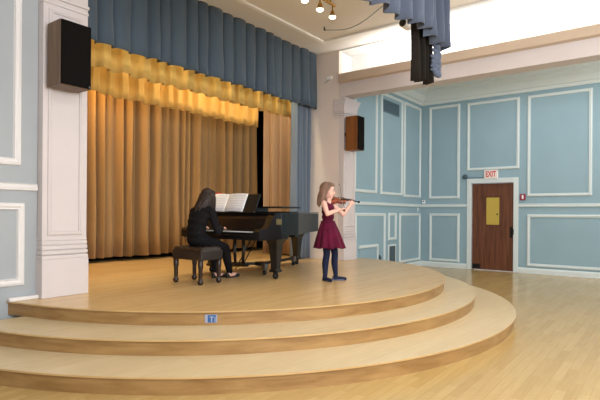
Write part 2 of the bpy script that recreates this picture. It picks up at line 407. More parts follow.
# things on the walls ---------------------------------------------------------
t = thing('exit_sign', 'white exit sign with red letters above the brown wooden door', 'sign', (XW, 3.37, 2.27))
b = NB(); box(b, -.05, -.001, -.155, .155, -.1, .1, .008); obj('sign_box', b, 'exit_white', t)
b = text_bm('EXIT', .175, .003)
bmesh.ops.transform(b, matrix=Matrix.Translation((-.054, 0, 0)) @ Matrix(((0, 0, -1, 0), (-1, 0, 0, 0), (0, 1, 0, 0), (0, 0, 0, 1))) @ Matrix.Diagonal((.66, 1.05, 1, 1)), verts=b.verts)
bmesh.ops.recalc_face_normals(b, faces=b.faces); obj('lettering', b, 'exit_red', t)
t = thing('emergency_light', 'dark round emergency light with conduit left of the exit sign', 'light', (XW, 3.98, 2.235))
b = NB(); lathe(b, [(.055, 0), (.06, -.03), (.05, -.07), (.03, -.08)], 16, (0, 0, 0), 'X'); obj('lamp_head', b, 'vent_dark', t, True)
b = NB(); tube(b, [(-.012, -.05, -.02), (-.012, -.44, -.03)], .008, 8); obj('conduit', b, 'vent_grey', t)
t = thing('fire_alarm', 'red fire alarm pull station right of the door frame', 'alarm', (XW, 2.67, 1.725))
b = NB(); box(b, -.035, -.001, -.06, .06, -.07, .07, .008); obj('alarm_box', b, 'alarm_red', t)
b = NB(); box(b, -.042, -.033, -.018, .018, -.045, .045, .003); obj('pull_handle', b, 'paper', t)
t = thing('thermostat', 'small white thermostat near the wall corner above the rail', 'thermostat', (XW, 5.04, 1.635))
b = NB(); box(b, -.025, -.001, -.04, .04, -.045, .045, .006); obj('thermostat_box', b, 'paper', t)
b = NB(); box(b, -.03, -.022, -.02, .02, .0, .025); obj('display', b, 'vent_grey', t)
t = thing('wall_outlet', 'small pale switch plate below the rail on panelled aisle wall', 'switch', (11.80, YR, 1.44))
b = NB(); box(b, -.035, .035, -.008, -.0005, -.05, .05, .003); obj('switch_plate', b, 'moulding', t)
b = NB(); box(b, -.01, .01, -.016, -.007, -.02, .02); obj('toggle', b, 'moulding', t)
t = thing('ventilation_grille', 'grey ventilation grille high on the blue panelled aisle wall', 'vent', (10.26, YR, 3.745))
b = NB(); box(b, -.42, .42, -.012, -.0005, -.145, .145, .003); obj('grille_frame', b, 'vent_grey', t)
b = NB()
for i in range(9): box(b, -.39, .39, -.02, -.011, -.12+i*.0285, -.105+i*.0285)
obj('louvre', b, 'vent_dark', t)
t = thing('floor_register', 'dark grey tall vent set low between two lower wall panels', 'vent', (10.36, YR, .4))
b = NB(); box(b, -.2, .2, -.012, -.0005, -.25, .22, .003); obj('grille_frame', b, 'moulding', t)
b = NB(); box(b, -.15, .15, -.018, -.011, -.22, .18, .003); obj('grille', b, 'vent_dark', t)
t = thing('access_hatch', 'low blue hatch door with white top trim beside the stage', 'hatch', (9.23, YR, 0))
b = NB(); box(b, -.38, .38, -.02, -.0005, .13, .60, .004); obj('hatch_panel', b, 'wall_blue', t)
b = NB(); box(b, -.42, .40, -.045, -.0005, .60, .66, .006); box(b, .36, .41, -.04, -.0005, .13, .60, .005); obj('hatch_trim', b, 'moulding', t)
t = thing('hatch_handle', 'small dark handle on the wall right of low hatch', 'handle', (9.73, YR, .355))
b = NB(); box(b, -.02, .02, -.03, -.0005, -.06, .06, .004); obj('back_plate', b, 'vent_dark', t)
b = NB(); tube(b, [(0, -.03, .03), (0, -.05, .02), (0, -.05, -.04)], .009, 8); obj('grip', b, 'vent_dark', t)
t = thing('wall_sensor', 'small white sensor box high on the cream jamb by stage curtain', 'sensor', (OX1, 5.40, 4.0))
b = NB(); box(b, -.03, -.0005, -.06, .06, -.03, .03, .006); obj('sensor_box', b, 'white_paint', t)
b = NB(); tube(b, [(-.02, .0, -.03), (-.02, .07, -.07), (-.01, .12, -.08)], .006, 6); obj('lead', b, 'vent_grey', t)
# blue sign on the top riser
a = math.atan2(-2.44, -2.55)
t = thing('step_sign', 'small blue and white sign fixed to the top step riser', 'sign', (5.57+3.37*math.cos(a), 5.70+3.37*math.sin(a), .332), a+PI/2)
b = NB(); box(b, -.056, .056, -.006, .003, -.038, .038, .003); obj('plate', b, 'sign_pale', t)
b = NB(); box(b, -.028, .046, -.010, -.005, -.033, .033, .002); obj('blue_field', b, 'sign_blue', t)
b = NB(); box(b, .002, .012, -.013, -.009, -.03, .014); box(b, -.012, .026, -.013, -.009, .012, .021); box(b, .034, .042, -.013, -.009, -.026, .018); obj('pictogram', b, 'sign_pale', t)
# speakers ---------------------------------------------------------------------
def speaker(label, loc, wmat, w, d, h, rz=0, group=None):
    t = thing('wall_speaker', label, 'speaker', loc, rz, 'speakers on the stage pilasters')
    b = NB(); box(b, 0, w, -d+.012, 0, 0, h, .004); obj('cabinet', b, wmat, t)
    b = NB(); box(b, .006, w-.006, -d-.012, -d+.012, .006, h-.006, .004); obj('grille', b, 'grille_cloth', t)
    b = NB(); box(b, w-.03, w-.015, -d-.016, -d-.011, .012, .032); obj('badge', b, 'steel', t)
    b = NB(); box(b, w*.3, w*.7, 0, .07, h*.45, h*.55); obj('bracket', b, 'dark_metal', t)
    return t
speaker('dark wood wall speaker high on left pilaster beside gold curtain', (2.487, 5.14, 2.587), 'speaker_wood', .325, .27, .655)
speaker('warm brown wall speaker on right pilaster beside blue aisle wall', (8.12, 5.01, 2.535), 'speaker_wood_warm', .24, .27, .65)
# ------------------------------------------------------------------ curtains
def cloth(name, m, parent, P0, P1, ztop, zbot, n_pleats, amp, mode='box', seed=0, per=20, rows=8, gather=0, hemvar=0, end=True, flare=0., bow=0., irregular=.28):
    """pleated cloth hung along the line P0-P1; amp in metres toward the normal on the right-hand side of the line"""
    rnd = random.Random(seed)
    p0, p1 = Vector((P0[0], P0[1], 0)), Vector((P1[0], P1[1], 0)); d = p1-p0; nrm = Vector((d.y, -d.x, 0)).normalized()
    N = n_pleats*per; bm = NB()
    bounds = [0]
    for i in range(n_pleats): bounds.append(bounds[-1]+1+rnd.uniform(-irregular, irregular))
    tot = bounds[-1]; bounds = [x/tot for x in bounds]; amps = [amp*(1+rnd.uniform(-irregular, irregular)) for _ in range(n_pleats)]; skew = [rnd.uniform(-.25, .25) for _ in range(n_pleats)]
    cols = []
    for i in range(N+1):
        k = min(i//per, n_pleats-1); s = (i-k*per)/per; t = bounds[k]+(bounds[k+1]-bounds[k])*s
        if mode == 'pillow': o = amps[k]*(abs(math.sin(PI*s))**.30)*(1+.7*skew[k]*(s-.5))
        elif mode == 'box':
            e = min(1, max(0, (s-.04)/.10))*min(1, max(0, (.62-s)/.10)); e = e*e*(3-2*e); o = amps[k]*e*(1+.25*skew[k]*s)
        else:
            o = amps[k]*(.5-.5*math.cos(2*PI*(s+skew[k]*math.sin(2*PI*s)*.35)))**.7
        cols.append((t, o, k))
    grid = []
    for j in range(rows+1):
        f = j/rows; z = ztop+(zbot-ztop)*f; row = []
        for i, (t, o, k) in enumerate(cols):
            p = p0+d*t + nrm*(o*(1+flare*(f-.5)) + bow*math.sin(PI*t))
            jit = .25*amp*noise.noise(Vector((t*n_pleats*1.3+seed, f*2.0, seed)))*f
            p += nrm*jit + d.normalized()*(.4*jit)
            zz = z + (hemvar*noise.noise(Vector((t*n_pleats*.9, 3.3+seed, 0)))*f)
            row.append(bm.verts.new((p.x, p.y, zz)))
        grid.append(row)
    for j in range(rows):
        for i in range(N): bm.faces.new((grid[j][i], grid[j+1][i], grid[j+1][i+1], grid[j][i+1]))
    o = obj(name, bm, m, parent, True)
    sd = o.modifiers.new('thickness', 'SOLIDIFY'); sd.thickness = .006
    return o
def curtain(name, label, cat, *a, **k):
    o = cloth(name, *((k.pop('m'), None)+a), **k); tag(o, label, cat); return o
# blue front valance with its hem band
t = curtain('stage_valance', 'long blue pleated valance hanging across top of stage opening', 'curtain', (OX0-.05, 5.77), (OX1-.005, 5.77), CZ-.003, 3.415, 21, .10, m='blue_cloth', mode='pillow', seed=3, flare=.3, per=16)
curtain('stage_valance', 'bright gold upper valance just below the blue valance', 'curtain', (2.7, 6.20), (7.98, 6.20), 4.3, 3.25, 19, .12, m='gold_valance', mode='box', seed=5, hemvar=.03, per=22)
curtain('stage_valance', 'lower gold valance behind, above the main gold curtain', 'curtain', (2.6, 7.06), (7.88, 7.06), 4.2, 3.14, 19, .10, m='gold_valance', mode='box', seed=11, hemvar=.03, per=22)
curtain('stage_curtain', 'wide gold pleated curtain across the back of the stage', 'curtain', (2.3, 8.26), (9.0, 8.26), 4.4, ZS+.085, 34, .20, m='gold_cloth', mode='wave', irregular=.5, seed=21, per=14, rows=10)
curtain('stage_curtain', 'tan gold side curtain on right, between gold curtain and blue drape', 'curtain', (8.52, 7.3), (8.27, 6.08), 4.2, ZS+.03, 7, .17, m='tan_cloth', mode='wave', irregular=.4, seed=31, per=14, rows=10)
curtain('stage_curtain', 'narrow blue drape hanging beside the right jamb of stage', 'curtain', (7.58, 5.93), (8.135, 5.93), 4.3, ZS+.01, 5, .12, m='leg_cloth', mode='wave', seed=41, per=14, rows=10)
# hall divider drapery hanging from the hall ceiling
t = thing('ceiling_drape', 'blue pleated drapery with dark gathered end hanging from hall ceiling', 'curtain', (0, 0, 0))
o = cloth('valance', 'blue_leg_cloth', t, (2.6, 2.85), (5.80, 2.42), CZ-.006, 3.53, 14, .12, 'wave', 51, 16, 8, flare=.2, hemvar=.05)
o = cloth('valance_end', 'blue_leg_cloth', t, (5.72, 2.43), (6.14, 2.38), CZ-.006, 3.44, 3, .13, 'wave', 56, 16, 8, flare=.3, hemvar=.12)
o = cloth('dark_lining', 'dark_cloth', t, (5.78, 2.62), (6.06, 2.52), 4.45, 3.00, 4, .11, 'wave', 61, 14, 8, flare=.6, hemvar=.08)
b = NB()
rr = random.Random(4)
for i in range(7):      # bunched-up loops of the pulled drape
    z = 3.44-.055*i; x = 6.06+rr.uniform(-.05, .05)
    pts = [(x-.10+.2*k/8, 2.42+rr.uniform(-.015, .015)-.05*math.sin(PI*k/8), z+.03*math.cos(PI*k/4+i)) for k in range(9)]
    tube(b, pts, [.012+.03*math.sin(PI*k/8) for k in range(9)], 10)
o = fuse('gathered_fold', b, 'blue_leg_cloth', t, .008, 3)
b = NB(); tube(b, [(2.6, 2.85, CZ-.012), (6.14, 2.40, CZ-.012)], .011, 8); obj('track', b, 'white_paint', t)
# ------------------------------------------------------------------ ceiling fittings
t = thing('track_light', 'brass track light with three glowing bulbs under cream ceiling', 'light', (5.86, 4.08, CZ))
b = NB(); box(b, -.42, .42, -.018, .018, -.075, -.045, .004); obj('track_bar', b, 'brass', t)
for x in (-.3, .3):
    b = NB(); tube(b, [(x, 0, -.001), (x, 0, -.05)], .012, 8); obj('ceiling_mount', b, 'brass', t)
for x in (-.35, .02, .35):
    b = NB(); tube(b, [(x, 0, -.075), (x, 0, -.16)], .012, 8); lathe(b, [(.018, -.15), (.03, -.17), (.045, -.235), (.047, -.245)], 16, (x, 0, 0)); h = obj('lamp_head', b, 'brass', t, True)
    b = NB(); ellipsoid(b, (x, 0, -.25), (.05, .05, .026)); obj('bulb', b, 'bulb', h, True)
t = thing('spotlight', 'small white barrel spotlight hanging near the blue ceiling drapery', 'light', (6.40, 2.98, 3.97))
b = NB(); lathe(b, [(.045, -.09), (.06, -.08), (.06, .1), (.045, .14), (.02, .15)], 18, (0, 0, 0), 'X'); obj('lamp_body', b, 'white_paint', t, True)
b = NB(); lathe(b, [(.05, -.094), (.052, -.085)], 18, (0, 0, 0), 'X'); obj('lens', b, 'ebony', t)
b = NB(); tube(b, [(.06, 0, .05), (.06, 0, CZ-3.972)], .009, 8); obj('stem', b, 'white_paint', t)
b = NB(); tube(b, [(7.0, 4.76, CZ-.002), (7.0, 4.76, CZ-.05), (6.96, 4.72, CZ-.08), (6.94, 4.73, CZ-.05)], .012, 8)
tag(obj('ceiling_hook', b, 'dark_metal'), 'small dark hook screwed into the hall ceiling', 'hook')
b = NB(); pts = []
for i in range(17):
    s = i/16; p = Vector((6.965, 4.74, CZ-.075)).lerp(Vector((6.75, 3.45, CZ-.006)), s); p.z -= .15*math.sin(PI*s)**1.2; pts.append(p)
tube(b, pts, .006, 6); tag(obj('ceiling_cable', b, 'vent_grey', None, True), 'thin grey cable sagging from the ceiling hook to the drapery', 'cable')
# ------------------------------------------------------------------ grand piano
PT = thing('grand_piano', 'black grand piano with closed lid on the stage', 'piano', (4.72, 4.95, ZS))
PY0, PY1 = -.76, .76      # treble (near) and bass (far) sides, local y; local x runs to the tail
def bez(p0, p1, p2, p3, n=10):
    return [tuple((1-t)**3*a+3*(1-t)**2*t*b_+3*(1-t)*t*t*c+t**3*d for a, b_, c, d in zip(p0, p1, p2, p3)) for t in [i/n for i in range(n+1)]]
outline = [(.451, PY0), (.80, PY0)] + bez((.82, PY0), (1.2, PY0+.22), (1.7, PY0+.48), (2.28, PY0+.68), 14)[1:] + bez((2.28, PY0+.68), (2.62, PY0+.82), (2.68, PY1-.25), (2.44, PY1-.04), 10)[1:] + [(2.32, PY1), (.451, PY1)]
b = NB(); prism(b, outline, .60, .905)
o = obj('rim', b, 'piano_side', PT); sharp_smooth(o, 25)
bv = o.modifiers.new('bev', 'BEVEL'); bv.width = .006; bv.segments = 2; bv.limit_method = 'ANGLE'; bv.angle_limit = math.radians(50)
def offs(poly, k, x0=None):
    cx = sum(p[0] for p in poly)/len(poly); cy = sum(p[1] for p in poly)/len(poly)
    r = [(cx+(p[0]-cx)*k, cy+(p[1]-cy)*k) for p in poly]
    return [(max(p[0], x0), p[1]) if x0 is not None else p for p in r]
b = NB(); prism(b, offs(outline, 1.008, .62), .910, .928); o = obj('lid', b, 'piano_black', PT); sharp_smooth(o, 25)
b = NB(); prism(b, [(.44, PY0-.005), (.86, PY0-.005), (.91, PY0+.05), (.91, PY1+.005), (.44, PY1+.005)], .975, .997)
fl = obj('lid_flap', b, 'piano_black', PT)
for y in (-.2, .4):
    b = NB(); box(b, .55, .80, y-.02, y+.02, .927, .977); obj('lid_bumper', b, 'piano_black', PT)
b = NB(); box(b, .30, .64, PY0+.002, PY1-.002, .895, .912); obj('top_board', b, 'piano_black', PT)
# arms with S-curved cheeks
for y0, y1 in ((PY0, PY0+.11), (PY1-.11, PY1)):
    prof = [(.0, .56), (.0, .66), (.02, .69), (.10, .70), (.17, .71), (.22, .76), (.26, .84), (.31, .89), (.36, .905), (.45, .905), (.45, .56)]
    b = NB(); prism_axis(b, prof, y0, y1, 'Y'); o = obj('arm', b, 'piano_black', PT); sharp_smooth(o, 30)
b = NB(); box(b, .03, .62, PY0+.01, PY1-.01, .545, .61, .006); obj('keybed', b, 'piano_black', PT)
b = NB(); box(b, .06, .10, PY0+.11, PY1-.11, .60, .645, .004); obj('key_slip', b, 'piano_black', PT)
KY0, KY1 = PY0+.16, PY1-.16; kw = (KY1-KY0)/52
for y0, y1 in ((PY0+.11, KY0-.002), (KY1+.002, PY1-.11)):
    b = NB(); box(b, .09, .26, y0, y1, .60, .665, .004); obj('key_block', b, 'piano_black', PT)
b = NB()
for i in range(52): box(b, .10, .25, KY0+i*kw+.0008, KY0+(i+1)*kw-.0008, .62, .658)
obj('white_keys', b, 'ivory', PT)
b = NB()
for i in range(51):
    if ((51-i) % 7) in (1, 3, 4, 6, 0): box(b, .15, .25, KY0+(i+1)*kw-.006, KY0+(i+1)*kw+.006, .655, .67)
obj('black_keys', b, 'ebony', PT)
b = NB(); prism_axis(b, [(.25, .64), (.27, .70), (.31, .83), (.34, .895), (.40, .895), (.40, .64)], PY0+.11, PY1-.11, 'Y'); obj('fallboard', b, 'piano_black', PT)
# music desk
b = NB(); vs = box(b, -.012, .012, -.37, .50, 0, .285, .005)
bmesh.ops.transform(b, matrix=Matrix.Translation((.345, 0, .912)) @ Matrix.Rotation(math.radians(25), 4, 'Y'), verts=b.verts); obj('music_desk', b, 'piano_side', PT)
b = NB(); box(b, .275, .345, -.40, .52, .908, .922, .003); obj('desk_ledge', b, 'piano_black', PT)
b = NB(); box(b, .335, .445, PY0-.006, PY0+.001, .752, .825, .002); obj('plaque', b, 'plaque_gold', PT)['label'] = 'small gold maker plaque'
def piano_leg(x, y, top=.60):
    b = NB()
    sec = [(top, .115), (top-.05, .108), (top-.09, .088), (top-.13, .074), (.30, .058), (.14, .048), (.135, .065), (.10, .065), (.095, .045)]
    rings = []
    for z, w in sec: rings.append([b.verts.new((sx*w, sy*w, z)) for sx, sy in ((-1, -1), (1, -1), (1, 1), (-1, 1))])
    for i in range(len(rings)-1):
        for k in range(4): b.faces.new((rings[i][k], rings[i+1][k], rings[i+1][(k+1) % 4], rings[i][(k+1) % 4]))
    b.faces.new(rings[0]); b.faces.new(rings[-1][::-1]); bmesh.ops.recalc_face_normals(b, faces=b.faces)
    bmesh.ops.bevel(b, geom=[e for e in b.edges], offset=.006, segments=2, affect='EDGES')
    o = obj('leg', b, 'piano_black', PT, loc=(x, y, 0))
    c = NB(); lathe(c, [(.042, -.018), (.045, 0), (.042, .018)], 16, (0, 0, .046), 'Y'); box(c, -.02, .02, -.03, .03, .05, .10, .004); obj('caster', c, 'dark_metal', o, True)
    return o
piano_leg(.485, -.63); piano_leg(.485, .63); piano_leg(2.26, .36)
# pedal lyre
ly = NB(); box(ly, .53, .61, -.02, .26, .12, .175, .01)
o = obj('lyre_box', ly, 'piano_black', PT)
for y in (.045, .195):
    b = NB(); tube(b, [(.545, y, .17), (.545, .12+(y-.12)*1.25, .38), (.545, y, .61)], [.022, .026, .02], 12); obj('lyre_post', b, 'piano_black', PT, True)
for y in (.07, .17):
    b = NB(); tube(b, [(.60, y, .17), (.93, y, .60)], .009, 8); obj('lyre_brace', b, 'piano_black', PT)
for y in (.045, .12, .195):
    b = NB(); tube(b, [(.55, y, .135), (.43, y, .125), (.40, y, .10)], [.012, .014, .016], 10, flat=.6); obj('pedal', b, 'brass', PT, True)
b = NB()
for (x0, y0, x1, y1) in ((.64, .2, 1.2, .2),): pass
b.free()
# under-beams
b = NB(); box(b, .55, 2.3, .15, .25, .56, .605); box(b, .9, 1.0, -.65, .68, .56, .605); obj('underframe', b, 'piano_black', PT)
# dolly that the piano stands over
t = thing('piano_dolly', 'low dark three armed piano dolly frame beneath the grand piano', 'dolly', (5.75, 5.05, ZS))
b = NB(); lathe(b, [(.11, .10), (.11, .15)], 20); obj('hub', b, 'dark_metal', t)
for (x, y) in ((-.30, -.32), (-.38, .38), (1.10, .20)):
    v = Vector((x, y, 0)); u_ = v.normalized(); w = Vector((-u_.y, u_.x, 0))*.028
    b = NB(); prism(b, [((w).x, (w).y), ((-w).x, (-w).y), ((v-w).x, (v-w).y), ((v+w).x, (v+w).y)], .105, .145); o = obj('arm', b, 'dark_metal', t)
    b = NB(); p = v*.95; box(b, p.x-.035, p.x+.035, p.y-.035, p.y+.035, .07, .16, .006); obj('bracket', b, 'steel', o)
    c = NB(); lathe(c, [(.034, -.014), (.036, 0), (.034, .014)], 14, (p.x, p.y, .037), 'Y'); obj('caster', c, 'dark_metal', o, True)
# sheet music on the desk ------------------------------------------------------
def leaned(local_y0, local_y1, h, thick, off, z0=.924):
    b = NB(); box(b, -thick/2, thick/2, local_y0, local_y1, 0, h)
    bmesh.ops.transform(b, matrix=Matrix.Translation((.345-off, 0, z0-.004)) @ Matrix.Rotation(math.radians(25), 4, 'Y'), verts=b.verts); return b
px, py, pz = 4.72, 4.95, ZS
def shift(o): o.location = (px, py, pz); return o
b = NB(); n = 16
MS = thing('sheet_music', 'open white sheet music spread across the piano music desk', 'sheet music', (px, py, pz))
for y0, y1 in ((-.15, .22), (.22, .585)):
    b = NB(); g = []
    for i in range(n+1):
        s = i/n; y = y0+(y1-y0)*s; bulge = .018*math.sin(PI*min(1, s))*1.0
        g.append([b.verts.new((-bulge-.001-.0005*i/n, y, z)) for z in (0, .10, .20, .285)])
    for i in range(n):
        for k in range(3): b.faces.new((g[i][k], g[i+1][k], g[i+1][k+1], g[i][k+1]))
    bmesh.ops.recalc_face_normals(b, faces=b.faces)
    bmesh.ops.transform(b, matrix=Matrix.Translation((.325, 0, .922)) @ Matrix.Rotation(math.radians(25), 4, 'Y'), verts=b.verts)
    pg = obj('page', b, 'paper', MS, True); sd = pg.modifiers.new('t', 'SOLIDIFY'); sd.thickness = .003
    b = NB()
    for r in range(6):
        z = .040+r*.040
        for q in range(3):
            g0 = []
            for i in range(13):
                s = .08+.84*i/12; y = y0+(y1-y0)*s; bulge = .018*math.sin(PI*s)
                g0.append((b.verts.new((-bulge-.006, y, z+q*.005)), b.verts.new((-bulge-.006, y, z+q*.005+.0014))))
            for i in range(12): b.faces.new((g0[i][0], g0[i+1][0], g0[i+1][1], g0[i][1]))
    bmesh.ops.transform(b, matrix=Matrix.Translation((.325, 0, .922)) @ Matrix.Rotation(math.radians(25), 4, 'Y'), verts=b.verts)
    obj('staves', b, 'ink', pg)
t = thing('music_book', 'red music book behind the white sheet music on piano desk', 'book', (px, py, pz))
b = leaned(.40, .56, .315, .006, .018); obj('cover', b, 'red_cover', t)
b = leaned(.405, .555, .308, .004, .0125); obj('page_block', b, 'paper', t)
# piano bench --------------------------------------------------------------------
BX, BY = 4.315, 4.90
t = thing('piano_bench', 'black tufted leather piano bench under the seated pianist', 'bench', (BX, BY, ZS))
hx, hy = .19, .285
b = NB(); g = []
n = 14; mN = 20
for i in range(n+1):
    r = []
    for j in range(mN+1):
        x = -hx+2*hx*i/n; y = -hy+2*hy*j/mN
        ex = min(1, (hx-abs(x))/.045); ey = min(1, (hy-abs(y))/.045)
        e = math.sqrt(max(0, 1-(1-ex)**2))*math.sqrt(max(0, 1-(1-ey)**2))
        tuft = abs(math.sin((x/hx)*PI*1.5))*abs(math.sin((y/hy)*PI*2))
        r.append(b.verts.new((x*(.97+.03*e), y*(.97+.03*e), .425+.05*e*(.72+.28*tuft**.5))))
    g.append(r)
for i in range(n):
    for j in range(mN): b.faces.new((g[i][j], g[i+1][j], g[i+1][j+1], g[i][j+1]))
obj('cushion', b, 'leather', t, True)
b = NB(); box(b, -hx+.005, hx-.005, -hy+.005, hy-.005, .305, .427, .012); obj('apron', b, 'leather', t)
for sx in (-1, 1):
    for sy in (-1, 1):
        b = NB(); x, y = sx*(hx-.035), sy*(hy-.05)
        lathe(b, [(.034, .33), (.034, .22), (.028, .20), (.026, .08), (.021, .065), (.034, .05), (.038, .03), (.030, .012), (.02, 0)], 12, (x, y, 0)); obj('leg', b, 'bench_wood', t, True)
for sx in (-1, 1):
    b = NB(); lathe(b, [(.028, 0), (.034, .015), (.028, .03)], 14, (sx*.06, hy-.01, .375), 'Y'); obj('height_knob', b, 'bench_wood', t, True)
# ------------------------------------------------------------------ people
def hand(bm, wrist, dirv, palm_n, side, s=1.0, curl=.5, spread=.12, wrap=None):
    """palm + 4 bent fingers + thumb; dirv = pointing dir, palm_n = palm facing normal, side: +1 thumb on (dirv x palm_n)"""
    w = Vector(wrist); d = Vector(dirv).normalized(); pn = Vector(palm_n); pn = (pn-d*pn.dot(d)).normalized(); lat = d.cross(pn).normalized()*side
    pl = .075*s; pw = .034*s
    for k in range(5):       # palm
        u = -1+k*.5
        limb(bm, [w+lat*u*pw*.45, w+d*pl*.55+lat*u*pw*.85, w+d*pl+lat*u*pw*.9], [.013*s, .0135*s, .011*s], 10)
    for k, (u, ln) in enumerate(((1.05, .066), (.36, .074), (-.36, .068), (-1.05, .053))):
        base = w+d*pl+lat*u*pw*.85; p = [base]; ang = 0; cur = d
        for j, fr in enumerate((.45, .32, .25)):
            ang += curl*(.55+.25*j+.05*k)
            fd = (d*math.cos(ang)+pn*math.sin(ang)+lat*u*spread*.5).normalized(); p.append(p[-1]+fd*ln*s*fr)
        limb(bm, p, [.0088*s, .0082*s, .0076*s, .0062*s], 10)
    b0 = w+d*pl*.28+lat*pw*.8
    p = [b0, b0+(d*.55+lat*.75+pn*.25).normalized()*.034*s, b0+(d*.55+lat*.75+pn*.25).normalized()*.034*s+(d*.8+lat*.25+pn*.5).normalized()*.03*s]
    limb(bm, p, [.012*s, .0095*s, .0075*s], 10)
def head(bm, c, yaw, pitch, s):
    """head: skull, jaw, brow, nose, lips, ears; returns matrix for placing features"""
    R3 = (Matrix.Rotation(yaw, 3, 'Z') @ Matrix.Rotation(pitch, 3, 'Y')); c = Vector(c)
    P = lambda x, y, z: c+R3 @ Vector((x, y, z))*s
    E = lambda p, r: ellipsoid(bm, P(*p), tuple(k*s for k in r), R3)
    E((-.012, 0, .025), (.092, .074, .088)); E((.018, 0, -.035), (.062, .056, .070)); E((.045, 0, -.082), (.026, .026, .022))
    E((.050, 0, .020), (.036, .052, .036)); E((.040, .026, -.030), (.036, .036, .042)); E((.040, -.026, -.030), (.036, .036, .042)); E((.048, 0, -.055), (.032, .036, .034))
    limb(bm, [P(.080, 0, .010), P(.090, 0, -.012), P(.096, 0, -.026)], [.007*s, .0085*s, .0095*s]); E((.087, .008, -.029), (.009, .007, .006)); E((.087, -.008, -.029), (.009, .007, .006))
    E((.073, 0, -.054), (.011, .021, .006)); E((.071, 0, -.064), (.011, .018, .006))
    for sd in (1, -1):
        E((-.012, .076*sd, -.008), (.018, .008, .030)); E((-.014, .079*sd, -.024), (.010, .007, .010))
    return R3, P
def face_parts(parent, P, R3, s):
    for sd in (1, -1):
        b = NB(); ellipsoid(b, P(.0735, .030*sd, .003), (.0105*s, .0130*s, .0075*s), R3); e = obj('eye', b, 'eye_white', parent, True)
        b = NB(); ellipsoid(b, P(.0800, .0305*sd, .003), (.0050*s, .0066*s, .0068*s), R3); obj('iris', b, 'eye_iris', e, True)
        b = NB(); limb(b, [P(.083, .016*sd, .026), P(.082, .031*sd, .030), P(.070, .047*sd, .026)], [.003*s, .0035*s, .0025*s], 8); obj('eyebrow', b, 'hair_brown', parent, True)
    b = NB(); limb(b, [P(.076, -.020, -.059), P(.0825, -.007, -.0575), P(.0825, .007, -.0575), P(.076, .020, -.059)], [.002*s, .0045*s, .0045*s, .002*s], 8); obj('mouth', b, 'lip', parent, True)
# ---- girl with the violin
GX, GY = 5.543, 3.695
G = thing('person', 'girl in burgundy velvet dress standing and playing a violin on stage', 'person', (GX, GY, ZS), math.radians(-80))
SHR, SHL = (0, -.124, 1.042), (0, .122, 1.042)
ELR, ELL = (.082, -.20, .900), (.15, .18, .893)
HB = Vector((.222, .008, .978)); HV = Vector((.250, .290, 1.066))      # bow hand, violin hand
def torso_c(bm, k=0.):
    for z, x, rx, ry in ((.66, 0, .085, .108), (.72, 0, .082, .106), (.79, .004, .072, .092), (.86, .006, .076, .096), (.93, .008, .080, .106), (.985, .004, .074, .112)):
        ellipsoid(bm, (x, 0, z), (rx+k, ry+k, .055+k))
    limb(bm, [(0, -.085, 1.02), (0, .085, 1.02)], [.036+k, .036+k])
def girl_legs(bm, k=0.):
    hips = ((0, -.055, .66), (.02, .062, .66)); kn = ((.016, -.054, .36), (.078, .076, .36)); an = ((-.006, -.052, .075), (.088, .090, .075))
    for h, n_, a_ in zip(hips, kn, an):
        mid = tuple(n_[i]*.55+a_[i]*.45 + (-.012 if i == 0 else 0) for i in range(3))
        limb(bm, [h, n_, mid, a_], [.068+k, .043+k, .042+k, .028+k])
fa = ((-.006, -.052), (.088, .090)); fang = (math.radians(-30), math.radians(20))
def feet(bm, k=0., z=.022):
    for (x, y), a in zip(fa, fang):
        d = Vector((math.cos(a), math.sin(a), 0)); p = Vector((x, y, z))
        limb(bm, [p+Vector((0, 0, .05)), p-d*.018+Vector((0, 0, .006)), p+d*.06+Vector((0, 0, .004)), p+d*.125], [.028+k, .026+k, .026+k, .021+k])
b = NB(); torso_c(b); girl_legs(b); feet(b)
limb(b, [(0, 0, 1.0), (.012, .005, 1.075), (.008, .0, 1.13)], [.044, .037, .036])
R3, P = head(b, (.004, .0, 1.205), math.radians(8), math.radians(6), 1.02)
limb(b, [(0, -.10, 1.022), SHR, tuple(Vector(SHR).lerp(Vector(ELR), .5)), ELR], [.036, .039, .035, .030])
wr = Vector(ELR).lerp(HB, .76); limb(b, [ELR, tuple(Vector(ELR).lerp(HB, .3)), tuple(wr)], [.030, .0295, .0195])
hand(b, wr, (HB-wr)+Vector((.02, .05, .0)), (.2, .1, -1), 1, .82, .75)
limb(b, [(0, .10, 1.022), SHL, tuple(Vector(SHL).lerp(Vector(ELL), .5)), ELL], [.036, .039, .035, .030])
wl = Vector(ELL).lerp(HV, .74); limb(b, [ELL, tuple(Vector(ELL).lerp(HV, .3)), tuple(wl)], [.030, .0295, .0195])
hand(b, wl, (HV-wl)+Vector((.012, .004, .02)), (-.75, .55, .25), 1, .82, .95)
fuse('body', b, 'skin_child', G, .0042, 4)
face_parts(G, P, R3, 1.02)
